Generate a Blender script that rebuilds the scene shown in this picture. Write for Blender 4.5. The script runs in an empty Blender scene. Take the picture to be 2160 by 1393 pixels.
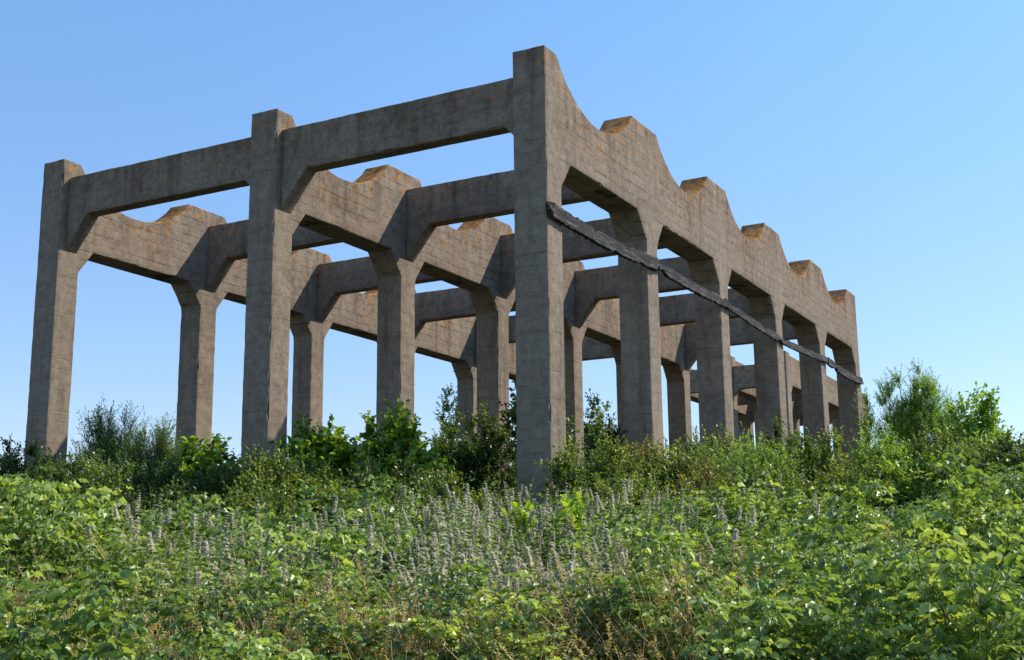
import bpy, math, random, numpy as np
from mathutils import Matrix, Vector, noise as mn
SC=bpy.context.scene; COL=bpy.context.collection
H=8.7; BAY=4.7; ROW=6.272; W=.684; W2=.623
CX,CY,CZ=9.58,-19.047,-1.0; YAW,PIT,ROL,F=.49669,.19923,-.01045,2599.0
FH=np.array([-math.sin(YAW),math.cos(YAW)]); RH=np.array([math.cos(YAW),math.sin(YAW)])
# ---------------------------------------------------------------- camera
fw=np.array([-math.sin(YAW)*math.cos(PIT),math.cos(YAW)*math.cos(PIT),math.sin(PIT)])
r0=np.array([RH[0],RH[1],0]);u0=np.cross(r0,fw);rr=r0*math.cos(ROL)+u0*math.sin(ROL);uu=np.cross(rr,fw)
co=bpy.data.objects.new('Camera',bpy.data.cameras.new('Camera'));COL.objects.link(co)
co.matrix_world=Matrix(((rr[0],uu[0],-fw[0],CX),(rr[1],uu[1],-fw[1],CY),(rr[2],uu[2],-fw[2],CZ),(0,0,0,1)))
co.data.lens=36*F/2160;co.data.clip_end=9000;co.data.clip_start=.1;SC.camera=co
SC.view_settings.view_transform='Standard';SC.view_settings.look='None';SC.view_settings.exposure=0
# ---------------------------------------------------------------- light
L=Vector((.55,.49,.68)).normalized()
w=bpy.data.worlds.new("World");SC.world=w;w.use_nodes=True
nt=w.node_tree;bg=nt.nodes['Background']
s=nt.nodes.new('ShaderNodeTexSky');s.sky_type='NISHITA';s.sun_disc=False
s.sun_elevation=math.asin(L.z);s.sun_rotation=math.atan2(L.x,L.y);s.dust_density=.2;s.air_density=1.0;s.ozone_density=1.5
tc=nt.nodes.new('ShaderNodeTexCoord');sp=nt.nodes.new('ShaderNodeSeparateXYZ');nt.links.new(tc.outputs['Generated'],sp.inputs[0])
mr=nt.nodes.new('ShaderNodeMapRange');nt.links.new(sp.outputs[2],mr.inputs[0]);mr.inputs[1].default_value=.08;mr.inputs[2].default_value=.42
cm=nt.nodes.new('ShaderNodeMix');cm.data_type='RGBA';nt.links.new(mr.outputs[0],cm.inputs[0])
cm.inputs[6].default_value=(1.0,1.0,1.12,1);cm.inputs[7].default_value=(1.12,1.42,1.62,1)
mx=nt.nodes.new('ShaderNodeMix');mx.data_type='RGBA';mx.blend_type='MULTIPLY';mx.inputs[0].default_value=1
nt.links.new(s.outputs[0],mx.inputs[6]);nt.links.new(cm.outputs[2],mx.inputs[7]);nt.links.new(mx.outputs[2],bg.inputs[0])
bg.inputs[1].default_value=.15
sd=bpy.data.lights.new('sun','SUN');sd.energy=5;sd.angle=math.radians(.5);sd.color=(1,.94,.82)
so=bpy.data.objects.new('sun',sd);COL.objects.link(so);so.rotation_euler=L.to_track_quat('Z','Y').to_euler()
# ---------------------------------------------------------------- helpers
def tag(o,label=None,cat=None,group=None,kind=None):
    if label:o['label']=label
    if cat:o['category']=cat
    if group:o['group']=group
    if kind:o['kind']=kind
    return o
def empty(name,loc,label,cat,group=None,rz=0):
    o=bpy.data.objects.new(name,None);COL.objects.link(o);o.location=loc;o.rotation_euler=(0,0,rz);return tag(o,label,cat,group)
def G(px,D):
    lat=(px-1080)/F*D*.985
    return CX+FH[0]*D+RH[0]*lat, CY+FH[1]*D+RH[1]*lat
def ZY(y,D): return CZ+D*math.tan(PIT+math.atan((696.5-y)/F))
def depth(x,y): return (x-CX)*FH[0]+(y-CY)*FH[1]
def tz(x,y):
    x=np.asarray(x,float);y=np.asarray(y,float)
    D=depth(x,y)
    z=np.interp(D,[-40,-5,0,6,12,17,21,30,75,110,160],[-3.2,-3.0,-2.75,-2.3,-1.6,-.95,-.45,-.15,0,-2.2,-2.6])
    lat=(x-CX)*RH[0]+(y-CY)*RH[1]
    z=z+np.clip((lat-2)/10,0,1)*.35*np.clip((D-8)/8,0,1)
    side=np.clip((np.abs(lat-4)-26)/30,0,1);side=side*side*(3-2*side)
    z=z*(1-side)+(-2.8)*side
    n=.10*np.sin(x*.9+1.3*np.sin(y*.5))+.08*np.sin(y*1.1+x*.4)+.05*np.sin(x*2.3-y*1.7)
    return z+n*np.clip(1-np.abs(D)/200,0,1)
# ---------------------------------------------------------------- material helpers
class NT:
    def __init__(s,name):
        s.m=bpy.data.materials.new(name);s.m.use_nodes=True;s.t=s.m.node_tree;s.b=s.t.nodes['Principled BSDF'];s.out=s.t.nodes['Material Output']
    def n(s,t,**k):
        a=s.t.nodes.new(t)
        for q,v in k.items():setattr(a,q,v)
        return a
    def l(s,a,b): s.t.links.new(a,b)
    def noise(s,vec,scale,detail=4,rough=.55,sc=None):
        if sc:
            mp=s.n('ShaderNodeMapping');mp.inputs['Scale'].default_value=sc;s.l(vec,mp.inputs[0]);vec=mp.outputs[0]
        a=s.n('ShaderNodeTexNoise');a.inputs['Scale'].default_value=scale;a.inputs['Detail'].default_value=detail;a.inputs['Roughness'].default_value=rough
        s.l(vec,a.inputs['Vector']);return a.outputs[0]
    def mr(s,v,a,b,c=0,d=1):
        r=s.n('ShaderNodeMapRange');s.l(v,r.inputs[0]);
        for i,q in enumerate((a,b,c,d)):r.inputs[i+1].default_value=q
        return r.outputs[0]
    def math(s,op,a,b=None):
        r=s.n('ShaderNodeMath',operation=op)
        for i,q in enumerate((a,b)):
            if q is None:continue
            if isinstance(q,(int,float)):r.inputs[i].default_value=q
            else:s.l(q,r.inputs[i])
        return r.outputs[0]
    def mix(s,f,a,b,bt='MIX'):
        r=s.n('ShaderNodeMix',data_type='RGBA',blend_type=bt)
        if isinstance(f,(int,float)):r.inputs[0].default_value=f
        else:s.l(f,r.inputs[0])
        for i,q in ((6,a),(7,b)):
            if isinstance(q,tuple):r.inputs[i].default_value=q
            else:s.l(q,r.inputs[i])
        return r.outputs[2]
def concrete(name,board):
    k=NT(name);geo=k.n('ShaderNodeNewGeometry');pos=geo.outputs['Position']
    td=k.n('ShaderNodeAttribute',attribute_name='topdist').outputs['Fac']
    big=k.noise(pos,.7,4,.6);mid=k.noise(pos,5,7,.78);fine=k.noise(pos,46,2,.7);streak=k.noise(pos,2.6,5,.65,(1,1,.10));bands=k.noise(pos,1.0,4,.7,(.3,.3,5.0))
    c=k.mix(k.mr(big,.32,.68),(.205,.158,.114,1),(.285,.220,.160,1))
    c=k.mix(k.mr(mid,.44,.70,0,.6),c,(.44,.355,.265,1))
    c=k.mix(k.mr(mid,.46,.3,0,.5),c,(.12,.092,.067,1))
    c=k.mix(k.mr(bands,.50,.70,0,.4),c,(.145,.110,.08,1))
    c=k.mix(k.mr(streak,.55,.73,0,.6),c,(.075,.058,.045,1))
    c=k.mix(k.mr(streak,.42,.30,0,.35),c,(.40,.325,.245,1))
    top=k.math('MULTIPLY',k.mr(td,0,1.0,1,0),k.mr(streak,.44,.62))
    c=k.mix(k.math('MULTIPLY',top,.5),c,(.06,.047,.037,1))
    c=k.mix(k.mr(fine,.58,.69,0,.65),c,(.05,.038,.03,1))
    c=k.mix(k.mr(fine,.40,.3,0,.35),c,(.47,.38,.28,1))
    sx=k.n('ShaderNodeSeparateXYZ');k.l(pos,sx.inputs[0]);cb=k.n('ShaderNodeCombineXYZ')
    wob=k.math('MULTIPLY',k.noise(pos,.5,3,.6),.14)
    k.l(k.math('ADD',sx.outputs[0],sx.outputs[1]),cb.inputs[0]);k.l(k.math('ADD',sx.outputs[2],wob),cb.inputs[1])
    br=k.n('ShaderNodeTexBrick');k.l(cb.outputs[0],br.inputs['Vector']);br.inputs['Scale'].default_value=1
    br.inputs['Brick Width'].default_value=400;br.inputs['Row Height'].default_value=.24;br.inputs['Mortar Size'].default_value=.010;br.inputs['Mortar Smooth'].default_value=.5
    gate=k.noise(pos,1.5,4,.75,(.7,.7,2.2))
    crack=k.math('MULTIPLY',br.outputs['Fac'],k.math('ADD',k.mr(gate,.50,.58),.22 if board else .0))
    if not board: crack=k.math('MULTIPLY',crack,.3)
    c=k.mix(k.math('MULTIPLY',crack,.66),c,(.035,.026,.019,1))
    nz=k.n('ShaderNodeSeparateXYZ');k.l(geo.outputs['True Normal'],nz.inputs[0])
    up=k.mr(nz.outputs[2],.1,.35);ln=k.noise(pos,5.5,6,.75)
    lm=k.math('MULTIPLY',up,k.mr(ln,.43,.50))
    side=k.math('MULTIPLY',k.mr(td,.05,1.5,1,0),k.mr(k.noise(pos,6,6,.85),.525,.57))
    spots=k.mr(k.noise(pos,2.8,6,.85),.65,.685)
    lich=k.math('MAXIMUM',lm,k.math('MAXIMUM',k.math('MULTIPLY',side,.95 if board else .7),k.math('MULTIPLY',spots,.7)))
    lc=k.mix(k.mr(mid,.42,.58),(.15,.05,.01,1),(.50,.21,.025,1))
    c=k.mix(k.math('MULTIPLY',lich,.93),c,lc)
    k.l(c,k.b.inputs['Base Color']);k.b.inputs['Roughness'].default_value=.95;k.b.inputs['Specular IOR Level'].default_value=.12
    hgt=k.math('ADD',k.math('MULTIPLY',fine,.7),k.math('ADD',k.math('MULTIPLY',mid,1.2),k.math('MULTIPLY',crack,-2.0)))
    bp=k.n('ShaderNodeBump');bp.inputs['Strength'].default_value=.7;bp.inputs['Distance'].default_value=.022;k.l(hgt,bp.inputs['Height']);k.l(bp.outputs[0],k.b.inputs['Normal'])
    return k.m
M_CON=concrete('concrete',False);M_BRD=concrete('board_marked_concrete',True)
def wood():
    k=NT('weathered_timber');geo=k.n('ShaderNodeNewGeometry');pos=geo.outputs['Position']
    g=k.noise(pos,22,6,.85,(1,.05,1));g2=k.noise(pos,2.2,4,.6)
    c=k.mix(k.mr(g,.47,.64),(.011,.009,.008,1),(.20,.17,.145,1));c=k.mix(k.mr(g2,.47,.60,0,.8),c,(.013,.010,.009,1))
    k.l(c,k.b.inputs['Base Color']);k.b.inputs['Roughness'].default_value=.9
    bp=k.n('ShaderNodeBump');bp.inputs['Strength'].default_value=1;bp.inputs['Distance'].default_value=.03;k.l(g,bp.inputs['Height']);k.l(bp.outputs[0],k.b.inputs['Normal']);return k.m
M_WOOD=wood()
def leafmat(name,a,b,c,tr=.4,gain=1.45,gloss=.05,tt=(1.65,1.55,.5,1)):
    k=NT(name);r=k.n('ShaderNodeAttribute',attribute_name='tint').outputs['Fac']
    k.t.nodes.remove(k.b)
    rp=k.n('ShaderNodeValToRGB');k.l(r,rp.inputs[0]);e=rp.color_ramp.elements;sc=lambda q:(q[0]*gain*1.03,q[1]*gain,q[2]*gain*.95,1)
    e[0].color=sc(a);e[1].color=sc(c);m=e.new(.5);m.color=sc(b);col=rp.outputs[0]
    d=k.n('ShaderNodeBsdfDiffuse');k.l(col,d.inputs[0])
    t=k.n('ShaderNodeBsdfTranslucent');k.l(k.mix(1,col,tt,'MULTIPLY'),t.inputs[0])
    ms=k.n('ShaderNodeMixShader');ms.inputs[0].default_value=tr;k.l(d.outputs[0],ms.inputs[1]);k.l(t.outputs[0],ms.inputs[2])
    gl=k.n('ShaderNodeBsdfGlossy');gl.inputs['Roughness'].default_value=.42;gl.inputs[0].default_value=(1,1,.9,1)
    m2=k.n('ShaderNodeMixShader');m2.inputs[0].default_value=gloss;k.l(ms.outputs[0],m2.inputs[1]);k.l(gl.outputs[0],m2.inputs[2]);k.l(m2.outputs[0],k.out.inputs[0]);return k.m
def flat(name,c,c2=None,rough=.8):
    k=NT(name);pos=k.n('ShaderNodeNewGeometry').outputs['Position']
    k.l(k.mix(k.mr(k.noise(pos,25,1),.35,.65),(*c,1),(*(c2 or tuple(x*.6 for x in c)),1)),k.b.inputs['Base Color']);k.b.inputs['Roughness'].default_value=rough;return k.m
ML={
 'bramble':leafmat('bramble_leaf',(.04,.072,.018),(.12,.19,.048),(.30,.36,.12),.38,1.6),
 'mint':leafmat('mint_leaf',(.09,.135,.065),(.17,.23,.115),(.28,.34,.18),.36,1.5),
 'golden':leafmat('goldenrod_leaf',(.05,.11,.03),(.11,.20,.05),(.2,.29,.08),.4),
 'dark':leafmat('dark_shrub_leaf',(.018,.038,.011),(.052,.09,.024),(.14,.19,.05),.38,1.35),
 'fine':leafmat('small_shrub_leaf',(.035,.068,.018),(.10,.155,.035),(.22,.27,.06),.42),
 'grape':leafmat('vine_leaf',(.035,.08,.013),(.10,.18,.02),(.24,.33,.04),.48),
 'yellow':leafmat('yellow_vine_leaf',(.12,.21,.02),(.22,.32,.03),(.38,.44,.06),.5),
 'willow':leafmat('willow_leaf',(.06,.105,.035),(.12,.18,.055),(.20,.27,.09),.45),
 'feather':leafmat('feathery_leaf',(.07,.14,.025),(.14,.25,.045),(.24,.35,.07),.5),
 'brown':leafmat('reddish_leaf',(.10,.06,.025),(.13,.125,.035),(.17,.2,.055),.4),
 'milk':leafmat('milkweed_leaf',(.08,.16,.05),(.13,.24,.08),(.2,.32,.12),.4),
 'dry':leafmat('dry_grass_blade',(.24,.19,.09),(.42,.34,.17),(.56,.49,.29),.35,1.25),
 'spike':leafmat('pale_flower',(.30,.30,.24),(.44,.43,.37),(.56,.53,.50),.45,1.3,.02,(1.2,1.2,1.05,1)),
}
M_STEM=flat('green_stem',(.13,.18,.06),(.12,.14,.06));M_BARK=flat('grey_bark',(.12,.095,.075),(.06,.05,.04));M_PINK=flat('pink_flower',(.45,.2,.28),(.3,.15,.2))
# ---------------------------------------------------------------- concrete geometry
def nsamp(L,step,e=.03,snap=()):
    n=max(1,round((L-2*e)/step));a=[0.]+[e+(L-2*e)*i/n for i in range(n+1)]+[L]
    for b in snap:
        if 2*e<b<L-2*e:
            j=min(range(2,len(a)-2),key=lambda q:abs(a[q]-b));a[j]=b
    return sorted(a)
def lattice(name,mat,parent,x0,x1,y0,y1,botf,topf,step=.16,amp=.003,sy=None,sx=None,seam=None,rag=.022,snx=(),sny=()):
    """closed block: x in [x0,x1], y in [y0,y1], z between botf(x,y) and topf(x,y)"""
    xs=[x0+a for a in nsamp(x1-x0,sx or step,snap=snx)];ys=[y0+a for a in nsamp(y1-y0,sy or step,snap=sny)]
    hh=max(topf((x0+x1)/2,(y0+y1)/2)-botf((x0+x1)/2,(y0+y1)/2),.3);zs=[a/hh for a in nsamp(hh,max(step,.14))]
    nx,ny,nz=len(xs),len(ys),len(zs);idx={};V=[];T=[];Fc=[]
    def vid(i,j,k):
        q=idx.get((i,j,k))
        if q is None:
            x,y=xs[i],ys[j];t=topf(x,y);b=botf(x,y);z=b+(t-b)*zs[k];td=t-z
            ex=i in(0,nx-1);ey=j in(0,ny-1);ez=k in(0,nz-1)
            if ey and seam and seam(j==0,z):ey=False
            ne=ex+ey+ez
            p=Vector((x,y,z))
            p2=p+mn.noise_vector(p*.9)*amp*1.4+mn.noise_vector(p*6)*amp*.8
            if ne>=2:
                c=.008+.12*max(0,mn.noise(p*3.6+Vector((9,3,1)))-.32)+.007*abs(mn.noise(p*9))
                if ex:p2.x+=c if i==0 else -c
                if ey:p2.y+=c if j==0 else -c
                if ez:p2.z+=c if k==0 else -c
            if k==nz-1 and not(ey and ex):p2.z-=rag*abs(mn.noise(p*4.3+Vector((2,7,0))))*(1.6 if ex else .8)
            q=idx[(i,j,k)]=len(V);V.append(p2);T.append(max(td,0))
        return q
    for j in range(ny-1):
        for k in range(nz-1):
            Fc.append((vid(0,j,k),vid(0,j,k+1),vid(0,j+1,k+1),vid(0,j+1,k)));Fc.append((vid(nx-1,j,k),vid(nx-1,j+1,k),vid(nx-1,j+1,k+1),vid(nx-1,j,k+1)))
    for i in range(nx-1):
        for k in range(nz-1):
            Fc.append((vid(i,0,k),vid(i+1,0,k),vid(i+1,0,k+1),vid(i,0,k+1)));Fc.append((vid(i,ny-1,k),vid(i,ny-1,k+1),vid(i+1,ny-1,k+1),vid(i+1,ny-1,k)))
    for i in range(nx-1):
        for j in range(ny-1):
            Fc.append((vid(i,j,0),vid(i,j+1,0),vid(i+1,j+1,0),vid(i+1,j,0)));Fc.append((vid(i,j,nz-1),vid(i+1,j,nz-1),vid(i+1,j+1,nz-1),vid(i,j+1,nz-1)))
    me=bpy.data.meshes.new(name);me.from_pydata([tuple(v) for v in V],[],Fc)
    a=me.attributes.new('topdist','FLOAT','POINT');a.data.foreach_set('value',T)
    me.materials.append(mat);me.polygons.foreach_set('use_smooth',[True]*len(Fc));me.set_sharp_from_angle(angle=math.radians(26));me.update()
    o=bpy.data.objects.new(name,me);COL.objects.link(o)
    if parent:o.parent=parent;o.matrix_parent_inverse=Matrix.Translation(-parent.location)
    return o
NP=6
def rowtop(y):
    i=int(math.floor(y/BAY+1e-6));t=y-i*BAY
    if i>=NP-1:return H
    a=.50 if i==0 else .80;b=BAY-.56
    if t<=a or t>=b:return H
    c=(a+b)/2;hw=(b-a)/2;dp=.88 if i==0 else .84;R=(hw*hw+dp*dp)/(2*dp)
    return H-(math.sqrt(max(R*R-(t-c)**2,0))-(R-dp))
def soffit(y,i):
    t=y-i*BAY-W2;g=BAY-W2;q=min(t,g-t);hx,hz=.42,.56
    return H-2.05-(hz*(1-q/hx) if q<hx else 0)
tr=empty('concrete_trestle',(-ROW-W/2,12,0),'huge weathered concrete frame with three rows of tall columns and scalloped beams above the scrub','concrete ruin')
for r in range(3):
    x1=-r*ROW;x0=x1-W
    for i in range(NP):
        y0=i*BAY
        lattice('column',M_CON,tr,x0,x1,y0,y0+W2,lambda x,y:-1.4,lambda x,y:rowtop(y),step=.16,sy=.12,seam=lambda first,z,i=i:z>H-2.6 and ((first and i>0) or (not first and i<NP-1)),sny=(.5,) if i==0 else ())
        if i<NP-1:
            lattice('scalloped_beam',M_BRD,tr,x0,x1,y0+W2,y0+BAY,lambda x,y,i=i:soffit(y,i),lambda x,y:rowtop(y),step=.14,sy=.10,sx=.2,seam=lambda f,z:True,sny=(.80-W2,.42,BAY-W2-.42,BAY-.56-W2))
for r in range(2):
    xa=-(r+1)*ROW;xb=-r*ROW-W
    def cb(x,y,xa=xa,xb=xb):
        p,q=x-xa,xb-x
        return H-1.38-(.80*(1-p/.66) if p<.66 else 0)-(.30*(1-q/.28) if q<.28 else 0)
    for i in range(NP):
        y0=i*BAY
        lattice('cross_beam',M_CON,tr,xa,xb,y0+.18,y0+.54,cb,lambda x,y:H-.42,step=.14,sx=.138,snx=(.66,xb-xa-.28))
t2=empty('far_trestle',(-9,46,0),'plain concrete column frame standing far behind the right end of the scalloped frame','concrete ruin')
H2=9.4
for r,xr in enumerate((-6.3,-8.95,-11.6)):
    for i in range(4):
        y0=37.2+i*5.4
        lattice('column',M_CON,t2,xr-.7,xr,y0,y0+.65,lambda x,y:-.9,lambda x,y:H2,step=.4)
        if i<3:
            def bf(x,y,y0=y0):
                q=min(y-y0-.65,y0+5.4-y);return H2-1.55-(.5*(1-q/.4) if q<.4 else 0)
            lattice('long_beam',M_CON,t2,xr-.68,xr-.02,y0+.65,y0+5.4,bf,lambda x,y:H2-.12,step=.3,sny=(.4,4.35))
        if r<2:
            xa=(-8.95,-11.6)[r]
            def bc(x,y,xa=xa,xr=xr):
                q=min(x-xa,xr-.7-x);return H2-1.6-(.3*(1-q/.3) if q<.3 else 0)
            lattice('cross_beam',M_CON,t2,xa,xr-.7,y0+.1,y0+.5,bc,lambda x,y:H2-.5,step=.25)
# ---------------------------------------------------------------- timber rail
def timber(ya,yb,za,zb,x0,th,hgt,label,seed,sag=.08):
    rnd=random.Random(seed);name='timber_plank'
    n=max(6,int((yb-ya)/.05));V=[];Fc=[]
    ring=[(0,0),(1,0),(1,.33),(1,.66),(1,1),(0,1),(0,.5)]
    for i in range(n+1):
        t=i/n;y=ya+(yb-ya)*t;z=za+(zb-za)*t-sag*math.sin(math.pi*t)
        bite=max(0,mn.noise(Vector((seed*2.3,y*1.9,5)))-.22)*.5+.09*abs(mn.noise(Vector((seed,y*9,1))));bite2=max(0,mn.noise(Vector((seed*4.3,y*2.3,9)))-.22)*.5+.11*abs(mn.noise(Vector((seed,y*8,4))))
        for q,(a,b) in enumerate(ring):
            e=mn.noise(Vector((seed*3.1,y*1.2,q*1.7)))*.012+mn.noise(Vector((seed,y*10,q)))*.014
            zz=hgt*(b-.5)
            if b==1:zz-=hgt*bite*1.5
            if b==0:zz+=hgt*bite2*1.5
            endj=(rnd.random()-.5)*.3 if i in(0,n) else 0
            V.append((x0+th*a+e*(a*.9),y+endj,z+zz+e))
    m=len(ring)
    for i in range(n):
        for q in range(m):Fc.append((i*m+q,i*m+(q+1)%m,(i+1)*m+(q+1)%m,(i+1)*m+q))
    Fc.append(tuple(range(m))[::-1]);Fc.append(tuple(n*m+q for q in range(m)))
    me=bpy.data.meshes.new(name);me.from_pydata(V,[],Fc);me.materials.append(M_WOOD);me.update()
    o=bpy.data.objects.new(name,me);COL.objects.link(o);return tag(o,label,'timber','old timbers along the outer columns')
zt=H-3.0
timber(.06,5.05,zt-.20,zt-.10,.02,.09,.27,'long dark cracked timber fixed across the nearest outer column and the second',3)
timber(5.10,9.62,zt-.11,zt-.08,.025,.08,.23,'split dark timber spanning from the second to the third outer column',5,.05)
timber(9.66,19.3,zt-.09,zt-.05,.03,.07,.19,'long thin timber running from the third to the fifth outer column',8,.16)
timber(19.33,23.95,zt-.07,zt-.10,.03,.09,.24,'last timber at the far right end on the sixth outer column',11)
# ---------------------------------------------------------------- ground
k=NT('soil');pos=k.n('ShaderNodeNewGeometry').outputs['Position']
k.l(k.mix(k.mr(k.noise(pos,.6,6,.7),.35,.65),(.02,.028,.009,1),(.045,.038,.02,1)),k.b.inputs['Base Color']);k.b.inputs['Roughness'].default_value=1;M_SOIL=k.m
ax=np.concatenate([-np.geomspace(4000,70,14),np.arange(-65,66,1.0),np.geomspace(70,4000,14)])
X,Y=np.meshgrid(ax,ax+10,indexing='ij');Z=tz(X,Y);n=len(ax)
me=bpy.data.meshes.new('ground');ids=np.arange(n*n).reshape(n,n)
me.from_pydata(np.stack([X.ravel(),Y.ravel(),Z.ravel()],1).tolist(),[],np.stack([ids[:-1,:-1],ids[1:,:-1],ids[1:,1:],ids[:-1,1:]],-1).reshape(-1,4).tolist())
me.materials.append(M_SOIL);me.polygons.foreach_set('use_smooth',[True]*len(me.polygons));g=bpy.data.objects.new('ground',me);COL.objects.link(g);tag(g,kind='structure')
# ---------------------------------------------------------------- foliage geometry (all quads)
def nrm(a):return a/np.maximum(np.linalg.norm(a,axis=-1,keepdims=True),1e-9)
class Q:
    def __init__(s):s.v=[];s.f=[];s.t=[];s.m=[];s.n=0
    def add(s,v,f,t,m):
        s.v.append(v);s.f.append(f+s.n);s.t.append(t);s.m.append(np.full(len(f),m,np.int32) if np.isscalar(m) else m);s.n+=len(v)
    def leaves(s,rng,pos,d,L,Wd,m=0,fold=.25,droop=.25,up=None,shape=(.5,.4),simple=False):
        N=len(pos);d=nrm(d);L=np.broadcast_to(L,(N,))[:,None];Wd=np.broadcast_to(Wd,(N,))[:,None]
        upv=(np.array([0,0,1.])+rng.normal(0,.35,(N,3))) if up is None else up
        sd=nrm(np.cross(d,upv)+1e-6);nn=nrm(np.cross(sd,d));o=np.arange(N)[:,None]
        if simple:
            v=np.stack([pos,pos+d*L*.45-sd*Wd*.5+nn*Wd*fold,pos+d*L-nn*L*droop,pos+d*L*.45+sd*Wd*.5+nn*Wd*fold],1).reshape(-1,3)
            s.add(v,o*4+np.array([[0,3,2,1]]),np.repeat(rng.random(N),4),m);return
        b=pos;l1=pos+d*L*.3-sd*Wd*shape[0]+nn*Wd*fold;r1=pos+d*L*.3+sd*Wd*shape[0]+nn*Wd*fold
        l2=pos+d*L*.68-sd*Wd*shape[1]+nn*(Wd*fold-L*droop*.35);r2=pos+d*L*.68+sd*Wd*shape[1]+nn*(Wd*fold-L*droop*.35);t=pos+d*L-nn*L*droop
        v=np.stack([b,l1,l2,t,r2,r1],1).reshape(-1,3);o=o*6
        f=np.concatenate([o+np.array([[0,3,2,1]]),o+np.array([[0,5,4,3]])])
        s.add(v,f,np.repeat(rng.random(N),6),m)
    def tube(s,pts,ra,rb,m=1,k=3):
        pts=np.asarray(pts,float);n=len(pts);d=nrm(np.gradient(pts,axis=0));a=nrm(np.cross(d,np.array([.31,.95,.1])));b=np.cross(d,a)
        r=np.linspace(ra,rb,n)[:,None,None];an=np.arange(k)*2*math.pi/k
        ring=pts[:,None,:]+r*(np.cos(an)[None,:,None]*a[:,None,:]+np.sin(an)[None,:,None]*b[:,None,:])
        i=np.arange(n-1)[:,None]*k;j=np.arange(k)[None,:];j2=(j+1)%k
        f=np.stack([i+j,i+j2,i+k+j2,i+k+j],-1).reshape(-1,4);s.add(ring.reshape(-1,3),f,np.full(n*k,.5),m)
    def done(s):return np.concatenate(s.v),np.concatenate(s.f),np.concatenate(s.t),np.concatenate(s.m)
def qmesh(name,v,f,t,m,mats,parent=None):
    me=bpy.data.meshes.new(name);nv,nf=len(v),len(f)
    me.vertices.add(nv);me.vertices.foreach_set('co',v.astype(np.float32).ravel());me.loops.add(nf*4);me.loops.foreach_set('vertex_index',f.astype(np.int32).ravel())
    me.polygons.add(nf);me.polygons.foreach_set('loop_start',np.arange(0,nf*4,4,dtype=np.int32));me.polygons.foreach_set('loop_total',np.full(nf,4,np.int32))
    for q in mats:me.materials.append(q)
    me.polygons.foreach_set('material_index',m.astype(np.int32));me.update(calc_edges=True)
    a=me.attributes.new('tint','FLOAT','POINT');a.data.foreach_set('value',t.astype(np.float32));
    o=bpy.data.objects.new(name,me);COL.objects.link(o)
    if parent:o.parent=parent
    return o
def split(q,parent,names,mats):
    v,f,t,m=q.done()
    for i,(n_,mt) in enumerate(zip(names,mats)):
        ff=f[m==i]
        if len(ff)==0:continue
        u,inv=np.unique(ff,return_inverse=True)
        qmesh(n_,v[u],inv.reshape(-1,4),t[u],np.zeros(len(ff)),[mt],parent)
def scatter(name,protos,xs,ys,sc,rng,mats,label,spread=.26):
    VV=[];FF=[];TT=[];MM=[];n=0;zz=tz(xs,ys)
    for x,y,z,s_,i in zip(xs,ys,zz,sc,rng.integers(0,len(protos),len(xs))):
        v,f,t,m=protos[i];a=rng.random()*6.283;c,sn=math.cos(a),math.sin(a);s2=s_**.5
        VV.append(np.stack([(v[:,0]*c-v[:,1]*sn)*s2+x,(v[:,0]*sn+v[:,1]*c)*s2+y,v[:,2]*s_+z],1));FF.append(f+n);TT.append(np.clip(.2+t*.6+rng.normal(0,spread),0,1));MM.append(m);n+=len(v)
    return tag(qmesh(name,np.concatenate(VV),np.concatenate(FF),np.concatenate(TT),np.concatenate(MM),mats),label,name.replace('_',' '),None,'stuff')
def rdir(rng,n,zlo=-.2,zhi=.6):
    a=rng.random(n)*6.283;z=rng.uniform(zlo,zhi,n);h=np.sqrt(np.maximum(1-z*z,0));return np.stack([np.cos(a)*h,np.sin(a)*h,z],1)
def p_bramble(rng,far=False):
    q=Q()
    for c in range(6):
        a=rng.random()*6.283;Lh=rng.uniform(.12,.45);h=rng.uniform(.45,1.0);T=np.linspace(0,1,7)
        pts=np.stack([np.cos(a)*Lh*T**1.3,np.sin(a)*Lh*T**1.3,h*np.sin(T*rng.uniform(1.5,2.1))],1)+rng.normal(0,.02,(7,3));q.tube(pts,.004,.002)
        n=13 if far else 18;tt=rng.uniform(.35,1,n);P0=np.stack([np.interp(tt,T,pts[:,k_]) for k_ in range(3)],1)
        d=rdir(rng,n,-.1,.7);P=P0+d*rng.uniform(.03,.10,(n,1));Ln=rng.uniform(.045,.088,n) if far else rng.uniform(.034,.066,n)
        dd=d*np.array([1,1,.4])+np.array([0,0,-.2])+rng.normal(0,.16,(n,3));sdv=nrm(np.cross(dd,[0,0,1.]))
        up=np.array([.25,.2,1.])+rng.normal(0,.42,(n,3))
        for kk in(-1,0,1):
            q.leaves(rng,P+dd*(.012 if kk==0 else 0),nrm(dd)+sdv*kk*1.1,Ln*(1 if kk==0 else .85),Ln*.68,up=up+rng.normal(0,.15,(n,3)),droop=.35,fold=.18,simple=far)
    return q.done()
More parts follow.
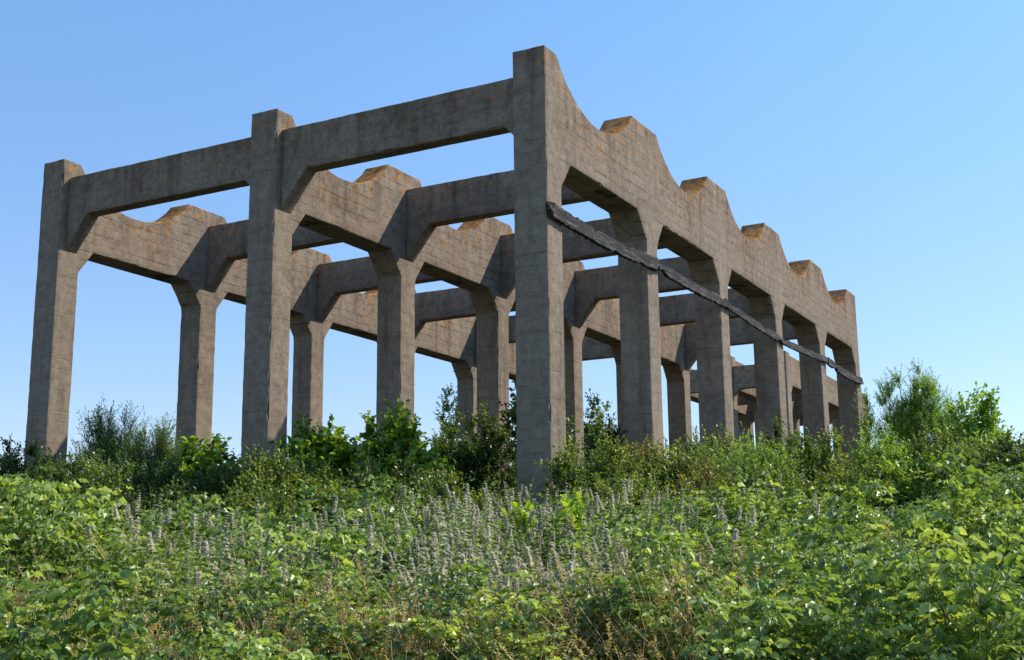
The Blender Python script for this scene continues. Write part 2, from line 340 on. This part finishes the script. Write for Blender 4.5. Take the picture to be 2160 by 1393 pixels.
def p_mint(rng):
    q=Q()
    for c in range(4):
        h=rng.uniform(.7,1.08);b=rng.normal(0,.12,2);ln=rng.normal(0,.12,2);T=np.linspace(0,1,5)
        pts=np.stack([b[0]+ln[0]*T,b[1]+ln[1]*T,h*T],1);q.tube(pts,.004,.003)
        zz=np.arange(.15,.92,.045/h);n=len(zz)
        for sgn in(0,1):
            a=np.arange(n)*1.57+sgn*3.1416+rng.random(n)*.5;d=np.stack([np.cos(a),np.sin(a),np.full(n,.35)],1)
            P=np.stack([b[0]+ln[0]*zz,b[1]+ln[1]*zz,h*zz],1);q.leaves(rng,P,d,(.12-.06*zz)*rng.uniform(.75,1.25,n),.062-.028*zz,droop=.35,simple=True)
        z0=rng.uniform(.76,.9);zf=np.linspace(z0,1.0,8);P=np.stack([b[0]+ln[0]*zf,b[1]+ln[1]*zf,h*zf],1);zr=np.repeat((zf-z0)/(1-z0),9)
        P=np.repeat(P,9,0);q.leaves(rng,P,rdir(rng,len(P),-.1,.8),rng.uniform(.024,.040,len(P))*(1.1-.45*zr),.027,m=2,simple=True)
    return q.done()
def p_golden(rng):
    q=Q()
    for c in range(7):
        h=rng.uniform(.5,.95);b=rng.normal(0,.1,2);ln=rng.normal(0,.12,2);T=np.linspace(0,1,5);q.tube(np.stack([b[0]+ln[0]*T**2,b[1]+ln[1]*T**2,h*T],1),.004,.002)
        n=50;zz=np.linspace(.1,1,n);a=np.arange(n)*2.4;d=np.stack([np.cos(a),np.sin(a),.35+.7*zz],1)
        q.leaves(rng,np.stack([b[0]+ln[0]*zz**2,b[1]+ln[1]*zz**2,h*zz],1),d,(.10-.055*zz)*rng.uniform(.8,1.2,n),.016,droop=.25,simple=True)
    return q.done()
def p_grass(rng):
    q=Q();n=30;a=rng.random(n)*6.283;h=rng.uniform(.5,1.2,n);ln=rng.uniform(.05,.5,n)
    for i in range(n):
        T=np.linspace(0,1,5);x=rng.normal(0,.12,2);dx=np.array([math.cos(a[i]),math.sin(a[i])])*ln[i]
        q.tube(np.stack([x[0]+dx[0]*T**2,x[1]+dx[1]*T**2,h[i]*(T-.25*ln[i]*T**3)],1),.0042,.0018,m=0)
        if i%3==0:
            tt=np.linspace(.78,1,10);P=np.stack([x[0]+dx[0]*tt**2,x[1]+dx[1]*tt**2,h[i]*(tt-.25*ln[i]*tt**3)],1);P=np.repeat(P,3,0)
            q.leaves(rng,P,rdir(rng,len(P),.2,.9),.03,.011,m=0,simple=True)
    return q.done()
rng=np.random.default_rng(23)
PB=[p_bramble(rng) for _ in range(8)];PBf=[p_bramble(rng,True) for _ in range(8)];PM=[p_mint(rng) for _ in range(8)];PG=[p_golden(rng) for _ in range(6)];PD=[p_grass(rng) for _ in range(6)]
def area(n,D0,D1,u0,u1):
    D=np.sqrt(rng.uniform(D0*D0,D1*D1,n));u=rng.uniform(u0,u1,n);lat=u*D
    return CX+FH[0]*D+RH[0]*lat,CY+FH[1]*D+RH[1]*lat,D,u
def lump(x,y):
    v=.5+.27*np.sin(x*1.9+1.9*np.sin(y*1.1+.5))+.27*np.sin(y*2.2-x*.9+1.4*np.sin(x*1.3))+.12*np.sin(x*4.1+y*3.3)
    return np.clip(v,0,1)
def isback(u,D):return D>(17.8+1.6*np.clip(u*3,0,1))
def bramble(n,D0,D1,protos,name,label):
    x,y,D,u=area(n,D0,D1,-.5,.5);lp=lump(x,y)
    cen=(u>-.22+.05*np.sin(D))&(u<.15)&(D>9.5)&(D<17)
    keep=~(cen&(rng.random(len(x))<.45))&~(rng.random(len(x))>(.08+1.6*lp))&~isback(u,D)
    scl=(.40+.90*lp)*rng.uniform(.82,1.18,len(x));scl=np.where(cen,scl*.8,scl)
    scatter(name,protos,x[keep],y[keep],scl[keep],rng,[ML['bramble'],M_STEM],label)
bramble(430,5.8,10.5,PB,'bramble_thicket','trifoliate light green bramble leaves covering the near part of the slope')
bramble(1400,10.3,19.5,PBf,'bramble_slope','bramble leaves covering the upper slope below the shrubs at the column feet')
x,y,D,u=area(580,8.5,17.8,-.34,.30)
dn=np.exp(-((u+.03)/.15)**2);kp=rng.random(len(x))<.15+.82*dn
scatter('flowering_weeds',PM,x[kp],y[kp],rng.uniform(.7,1.15,kp.sum()),rng,[ML['mint'],M_STEM,ML['spike']],'grey green weeds with pale flower spikes massed across the middle of the slope')
xa,ya,D,u=area(150,6,10.5,.17,.48);xb,yb,D,u=area(190,7,18,-.48,.5)
xc=np.concatenate([xa,xb]);yc=np.concatenate([ya,yb])
scatter('goldenrod_patch',PG,xc,yc,rng.uniform(.75,1.1,len(xc)),rng,[ML['golden'],M_STEM],'narrow leaved green weeds growing thickest at the lower right corner')
xa,ya,D,u=area(165,7.0,8.9,-.46,.22);xb,yb,D,u=area(50,8,12,-.48,.45)
xc=np.concatenate([xa,xb]);yc=np.concatenate([ya,yb])
scatter('dry_grass',PD,xc,yc,rng.uniform(.7,1.05,len(xc))*(.78+.35*lump(xc,yc)),rng,[ML['dry']],'tan dry grass stalks along the bottom edge of the slope')
x,y,D,u=area(600,17,58,-.5,.5)
scatter('rough_undergrowth',PBf,x,y,rng.uniform(.8,1.3,len(x))*np.clip(D/24,.6,1.5),rng,[ML['fine'],M_STEM],'leafy undergrowth between and behind the columns')
# ---------------------------------------------------------------- shrubs and trees
def woody(q,rng,h,r,nc,tw,lv,LL,WW,upr,base=.12,open_=.5,tl=.3):
    """clumps of leafy twigs on stems that rise from the foot"""
    lob=rng.random(6)*6.283
    tips=[];P=[];Dv=[];LLs=[];Tn=[]
    for c in range(nc):
        zf=base+(1-base)*rng.random()**.8
        a=rng.random()*6.283;R=r*math.sqrt(max(.04,1-((zf-.4)/.63)**2))*(1+.22*math.sin(2*a+lob[0])+.15*math.sin(5*a+lob[1]+zf*5))
        rho=open_+(1-open_)*rng.random()**.5
        hh=h*(1-.28*abs(math.sin(a*1.5+lob[2])))
        tips.append(np.array([math.cos(a)*R*rho,math.sin(a)*R*rho,zf*(hh-tl*.5)]))
    ns=max(3,nc//7)
    for i,c in enumerate(tips):
        if i<ns:
            T=np.linspace(0,1,6)[:,None];b=rng.normal(0,.08*r,3)*np.array([1,1,0]);b[2]=-.25
            mid=np.array([c[0]*.35,c[1]*.35,c[2]*.6]);pts=b*(1-T)**2+2*mid*T*(1-T)+c*T**2
            q.tube(pts,.008+.010*h,.006,k=4)
        else:
            j=rng.integers(0,ns);o=tips[j]*.55;q.tube(np.stack([o*(1-t)+c*t+np.array([0,0,.06*math.sin(3.1*t)]) for t in np.linspace(0,1,4)]),.008,.004)
        out=nrm(c*np.array([1,1,.5])+1e-4);ct=rng.normal(0,.22)
        for k_ in range(tw):
            d=nrm(out*rng.uniform(.2,1)+rng.normal(0,.55,3)+np.array([0,0,upr]));l=tl*rng.uniform(.5,1.5);T=np.linspace(0,1,4)[:,None]
            q.tube(c+d*l*T,.004,.0015)
            t=np.linspace(.12,1,lv)[:,None];pp=c+d*l*t;dd=nrm(d*.75+rng.normal(0,.6,(lv,3)))
            P.append(pp);Dv.append(dd);LLs.append(LL*rng.uniform(.65,1.25,lv));Tn.append(np.full(lv,ct))
    P=np.concatenate(P);Dv=np.concatenate(Dv);Ls=np.concatenate(LLs);Tn=np.concatenate(Tn);sm=LL<.085
    q.leaves(rng,P,Dv,Ls,Ls*WW/LL,fold=.2,droop=.25,simple=sm);q.t[-1]=np.clip(q.t[-1]+np.repeat(Tn,4 if sm else 6),0,1)
KIND={ # leaf length, width, upright, twigs, leaves per twig, twig length, material
 'fine':(.060,.036,.8,7,12,.34,'fine'),'dark':(.070,.040,.6,7,12,.30,'dark'),'grape':(.105,.095,.3,7,8,.30,'grape'),
 'willow':(.082,.020,1.1,9,15,.46,'willow'),'feather':(.084,.024,.8,12,20,.45,'feather'),'broad':(.10,.07,.5,6,8,.35,'grape'),'brown':(.062,.034,.8,6,12,.32,'brown'),'vine':(.09,.08,.2,4,6,.18,'yellow'),'medium':(.078,.058,.5,7,10,.3,'grape')}
def plant(name,kind,px,D,ytop,hw,label,cat,dens=1.0,group=None,open_=.5,base=.12,mat=None,seed=0):
    x,y=G(px,D);z=float(tz(x,y));h=ZY(ytop,D)-z;r=hw/F*D;rg=np.random.default_rng(int(px*7+D*13)+seed)
    L_,W_,up,tw,lv,tl,mt=KIND[kind];q=Q()
    nc=int(min(280 if kind=='feather' else 190,max(12,dens*26*(h*r*2+r*r))))
    woody(q,rg,h,r,nc,tw,lv,L_,W_,up,tl=min(tl,h*.4),open_=open_,base=base)
    e=empty(name,(x,y,z),label,cat,group);split(q,e,('foliage','stems'),(ML[mat or mt],M_BARK));return e
S='shrub'
plant(S,'dark',15,24,925,75,'dark shrub at the far left edge of the scene',S,1.3)
plant(S,'medium',20,17.5,1020,60,'bright green leafy bush low at the left edge',S,1.3)
plant(S,'dark',105,22,955,80,'dark small leaved shrub hiding the foot of the leftmost column',S,1.4)
plant('sapling','willow',215,27,845,62,'tall spiky willow like sapling right of the leftmost column','sapling',2.0,open_=.2)
plant(S,'willow',315,25,890,75,'grey green narrow leaved bush left of the second left row column',S,1.9,open_=.3)
plant(S,'fine',200,22.5,950,85,'grey green shrub below the tall spiky sapling',S,1.5,mat='willow')
plant(S,'dark',330,21.5,955,80,'dark shrub in shade midway between the two nearest left columns',S,1.5)
plant(S,'grape',425,23,915,75,'vine covered bush at the foot of the second column of the left row',S,1.6)
plant(S,'dark',470,21,960,65,'dark leafy bush just left of the middle front column',S,1.5)
plant(S,'fine',555,20,945,60,'light small leaved bush in front of the middle front column',S,1.5,open_=.3)
plant(S,'grape',675,22.5,885,80,'green vine bush just right of the middle front column',S,1.8)
plant(S,'fine',640,20.5,970,80,'low bush below the vine bush right of the middle front column',S,1.3)
plant(S,'grape',822,22,868,92,'tall rounded bright vine bush in front of the second middle row column',S,2.1)
plant(S,'fine',800,20.5,970,95,'low shrub beneath the tall rounded vine bush',S,1.3,mat='dark')
plant('tree','broad',965,46,775,55,'small leafy tree seen between columns left of the tallest front column','tree',1.1,open_=.3,mat='willow')
plant('sapling','broad',1135,24.5,762,66,'dark leaved sapling rising behind the tallest front column','sapling',1.2,mat='dark',open_=.2)
plant(S,'fine',950,23,895,65,'green shrub under the distant small tree',S,1.5)
plant(S,'dark',1022,22.6,868,62,'dark dense shrub against the left side of the tallest front column',S,1.8)
plant(S,'fine',925,20,985,85,'green shrub in front of the dark shrubs left of the tallest column',S,1.3)
plant(S,'fine',1190,19.5,932,36,'slender light shrub at the foot of the tallest front column',S,2.4,open_=.3)
plant(S,'fine',1050,18.8,1015,60,'low green shrub touching the front face of the tallest column',S,1.4)
plant('tree','broad',1262,42,835,45,'distant leafy tree just right of the tallest front column','tree',1.0,mat='willow')
plant(S,'dark',1275,26,885,50,'dark shrub between the first and second outer columns',S,1.5)
plant(S,'fine',1285,21,930,75,'green shrub in front of the gap after the tallest column',S,1.6)
plant(S,'brown',1365,23,920,65,'reddish brown tipped shrub before the second outer column',S,1.5)
plant(S,'fine',1430,21.5,940,80,'small leaved green shrub below the third outer column',S,1.6)
plant(S,'fine',1505,24.5,910,75,'green shrub at the foot of the third outer column',S,1.6)
plant(S,'willow',1585,22.5,930,80,'bright green shrub below the fourth outer column',S,1.6,mat='feather')
plant(S,'dark',1660,25,905,70,'dark green shrub at the foot of the fourth outer column',S,1.6)
plant(S,'fine',1740,23,920,85,'green shrub in front of the fifth outer column',S,1.6)
plant(S,'brown',1500,20,985,75,'dull low shrub in front of the second and third outer columns',S,1.3)
plant(S,'fine',1660,20,985,90,'wide low green shrub on the slope below the fourth outer column',S,1.4)
plant(S,'fine',1870,24,915,75,'bright bush right of the last outer column',S,1.7,mat='feather')
plant('tree','feather',1948,36,772,102,'pale feathery tree right of the concrete frame','tree',4,open_=.1,base=.25)
plant('sapling','broad',2075,27,835,78,'leggy broad leaved sapling near the right edge','sapling',1.0,open_=.1,mat='feather')
plant(S,'fine',1990,24,915,90,'green shrub between the feathery tree and the leggy sapling',S,1.6)
plant(S,'fine',2080,23,930,85,'small leaved shrub below the leggy sapling',S,1.5,mat='willow')
plant(S,'medium',1960,19.5,975,110,'bright green bush in front of the right hand shrubs',S,1.4)
plant(S,'dark',2150,22,940,75,'dark shrub at the right edge of the scene',S,1.4)
plant(S,'fine',1830,20,975,95,'green shrub left of the bright bush on the right slope',S,1.4)
plant(S,'medium',2120,17.5,1040,85,'low bright bush at the right edge lower on the slope',S,1.2)
plant(S,'dark',110,18.8,1025,100,'low dark shrub under the leftmost column',S,1.4)
plant(S,'dark',265,18.6,1030,100,'second low dark shrub from the left edge in the lower row',S,1.4)
plant(S,'dark',405,18.4,1030,95,'low dark shrub just above the leftmost milkweed',S,1.4)
plant(S,'fine',540,18.4,1020,80,'low light shrub just above the milkweed below the middle front column',S,1.3)
plant(S,'medium',700,18.3,1035,85,'low leafy bush behind the tallest milkweed',S,1.2,mat='fine')
plant(S,'fine',860,18.2,1040,90,'low shrub behind the left end of the flower spikes',S,1.2)
plant(S,'fine',1330,18.8,1010,95,'low shrub on the slope right of the yellow green vine leaves',S,1.3)
plant(S,'medium',1490,18.6,1035,95,'low leafy bush on the open slope under the dull shrub',S,1.2,mat='fine')
plant(S,'dark',1760,18.4,1025,95,'low dark shrub on the right slope below the fifth outer column',S,1.3)
plant('vine','vine',1200,14.5,1030,24,'yellow green vine leaves catching sun before the tallest column','vine',1.8)
plant('vine','vine',1100,15,1065,18,'smaller clump of yellow green vine leaves left of the brightest one','vine',1.3)
# milkweed
def milkweed(px,D,ytop,label):
    x,y=G(px,D);z=float(tz(x,y));h=ZY(ytop,D)-z;rg=np.random.default_rng(int(px));e=empty('milkweed',(x,y,z),label,'milkweed','milkweed plants')
    s=Q();l=Q()
    for c in range(3):
        b=rg.normal(0,.12,2);ln=rg.normal(0,.12,2);hh=h*rg.uniform(.8,1);T=np.linspace(0,1,6);s.tube(np.stack([b[0]+ln[0]*T,b[1]+ln[1]*T,hh*T],1),.008,.005,m=0,k=5)
        n=11;zz=np.linspace(.3,1,n)
        for sg in(0,1):
            a=np.arange(n)*1.57+sg*3.14+.3;d=np.stack([np.cos(a),np.sin(a),np.full(n,.7)],1);l.leaves(rg,np.stack([b[0]+ln[0]*zz,b[1]+ln[1]*zz,hh*zz],1),d,rg.uniform(.12,.18,n),.065,droop=.2)
        for zc in(.88,.97):
            f=Q();p=np.array([b[0]+ln[0]*zc,b[1]+ln[1]*zc,hh*zc+.03]);d=rdir(rg,40,-.6,1);f.leaves(rg,p+d*.028,d,.016,.014);qmesh('flower_head',*f.done(),[M_PINK],e)
    for q,nm,mt in((s,'stems',M_STEM),(l,'leaves',ML['milk'])):qmesh(nm,*q.done(),[mt],e)
milkweed(640,16.5,1005,'tallest milkweed with dull pink flower heads right of the middle front column')
milkweed(530,15.5,1045,'broad leaved milkweed directly below the middle front column')
milkweed(440,15,1065,'leftmost milkweed low among the brambles')
milkweed(775,16.5,1025,'rightmost milkweed below the tall rounded vine bush')
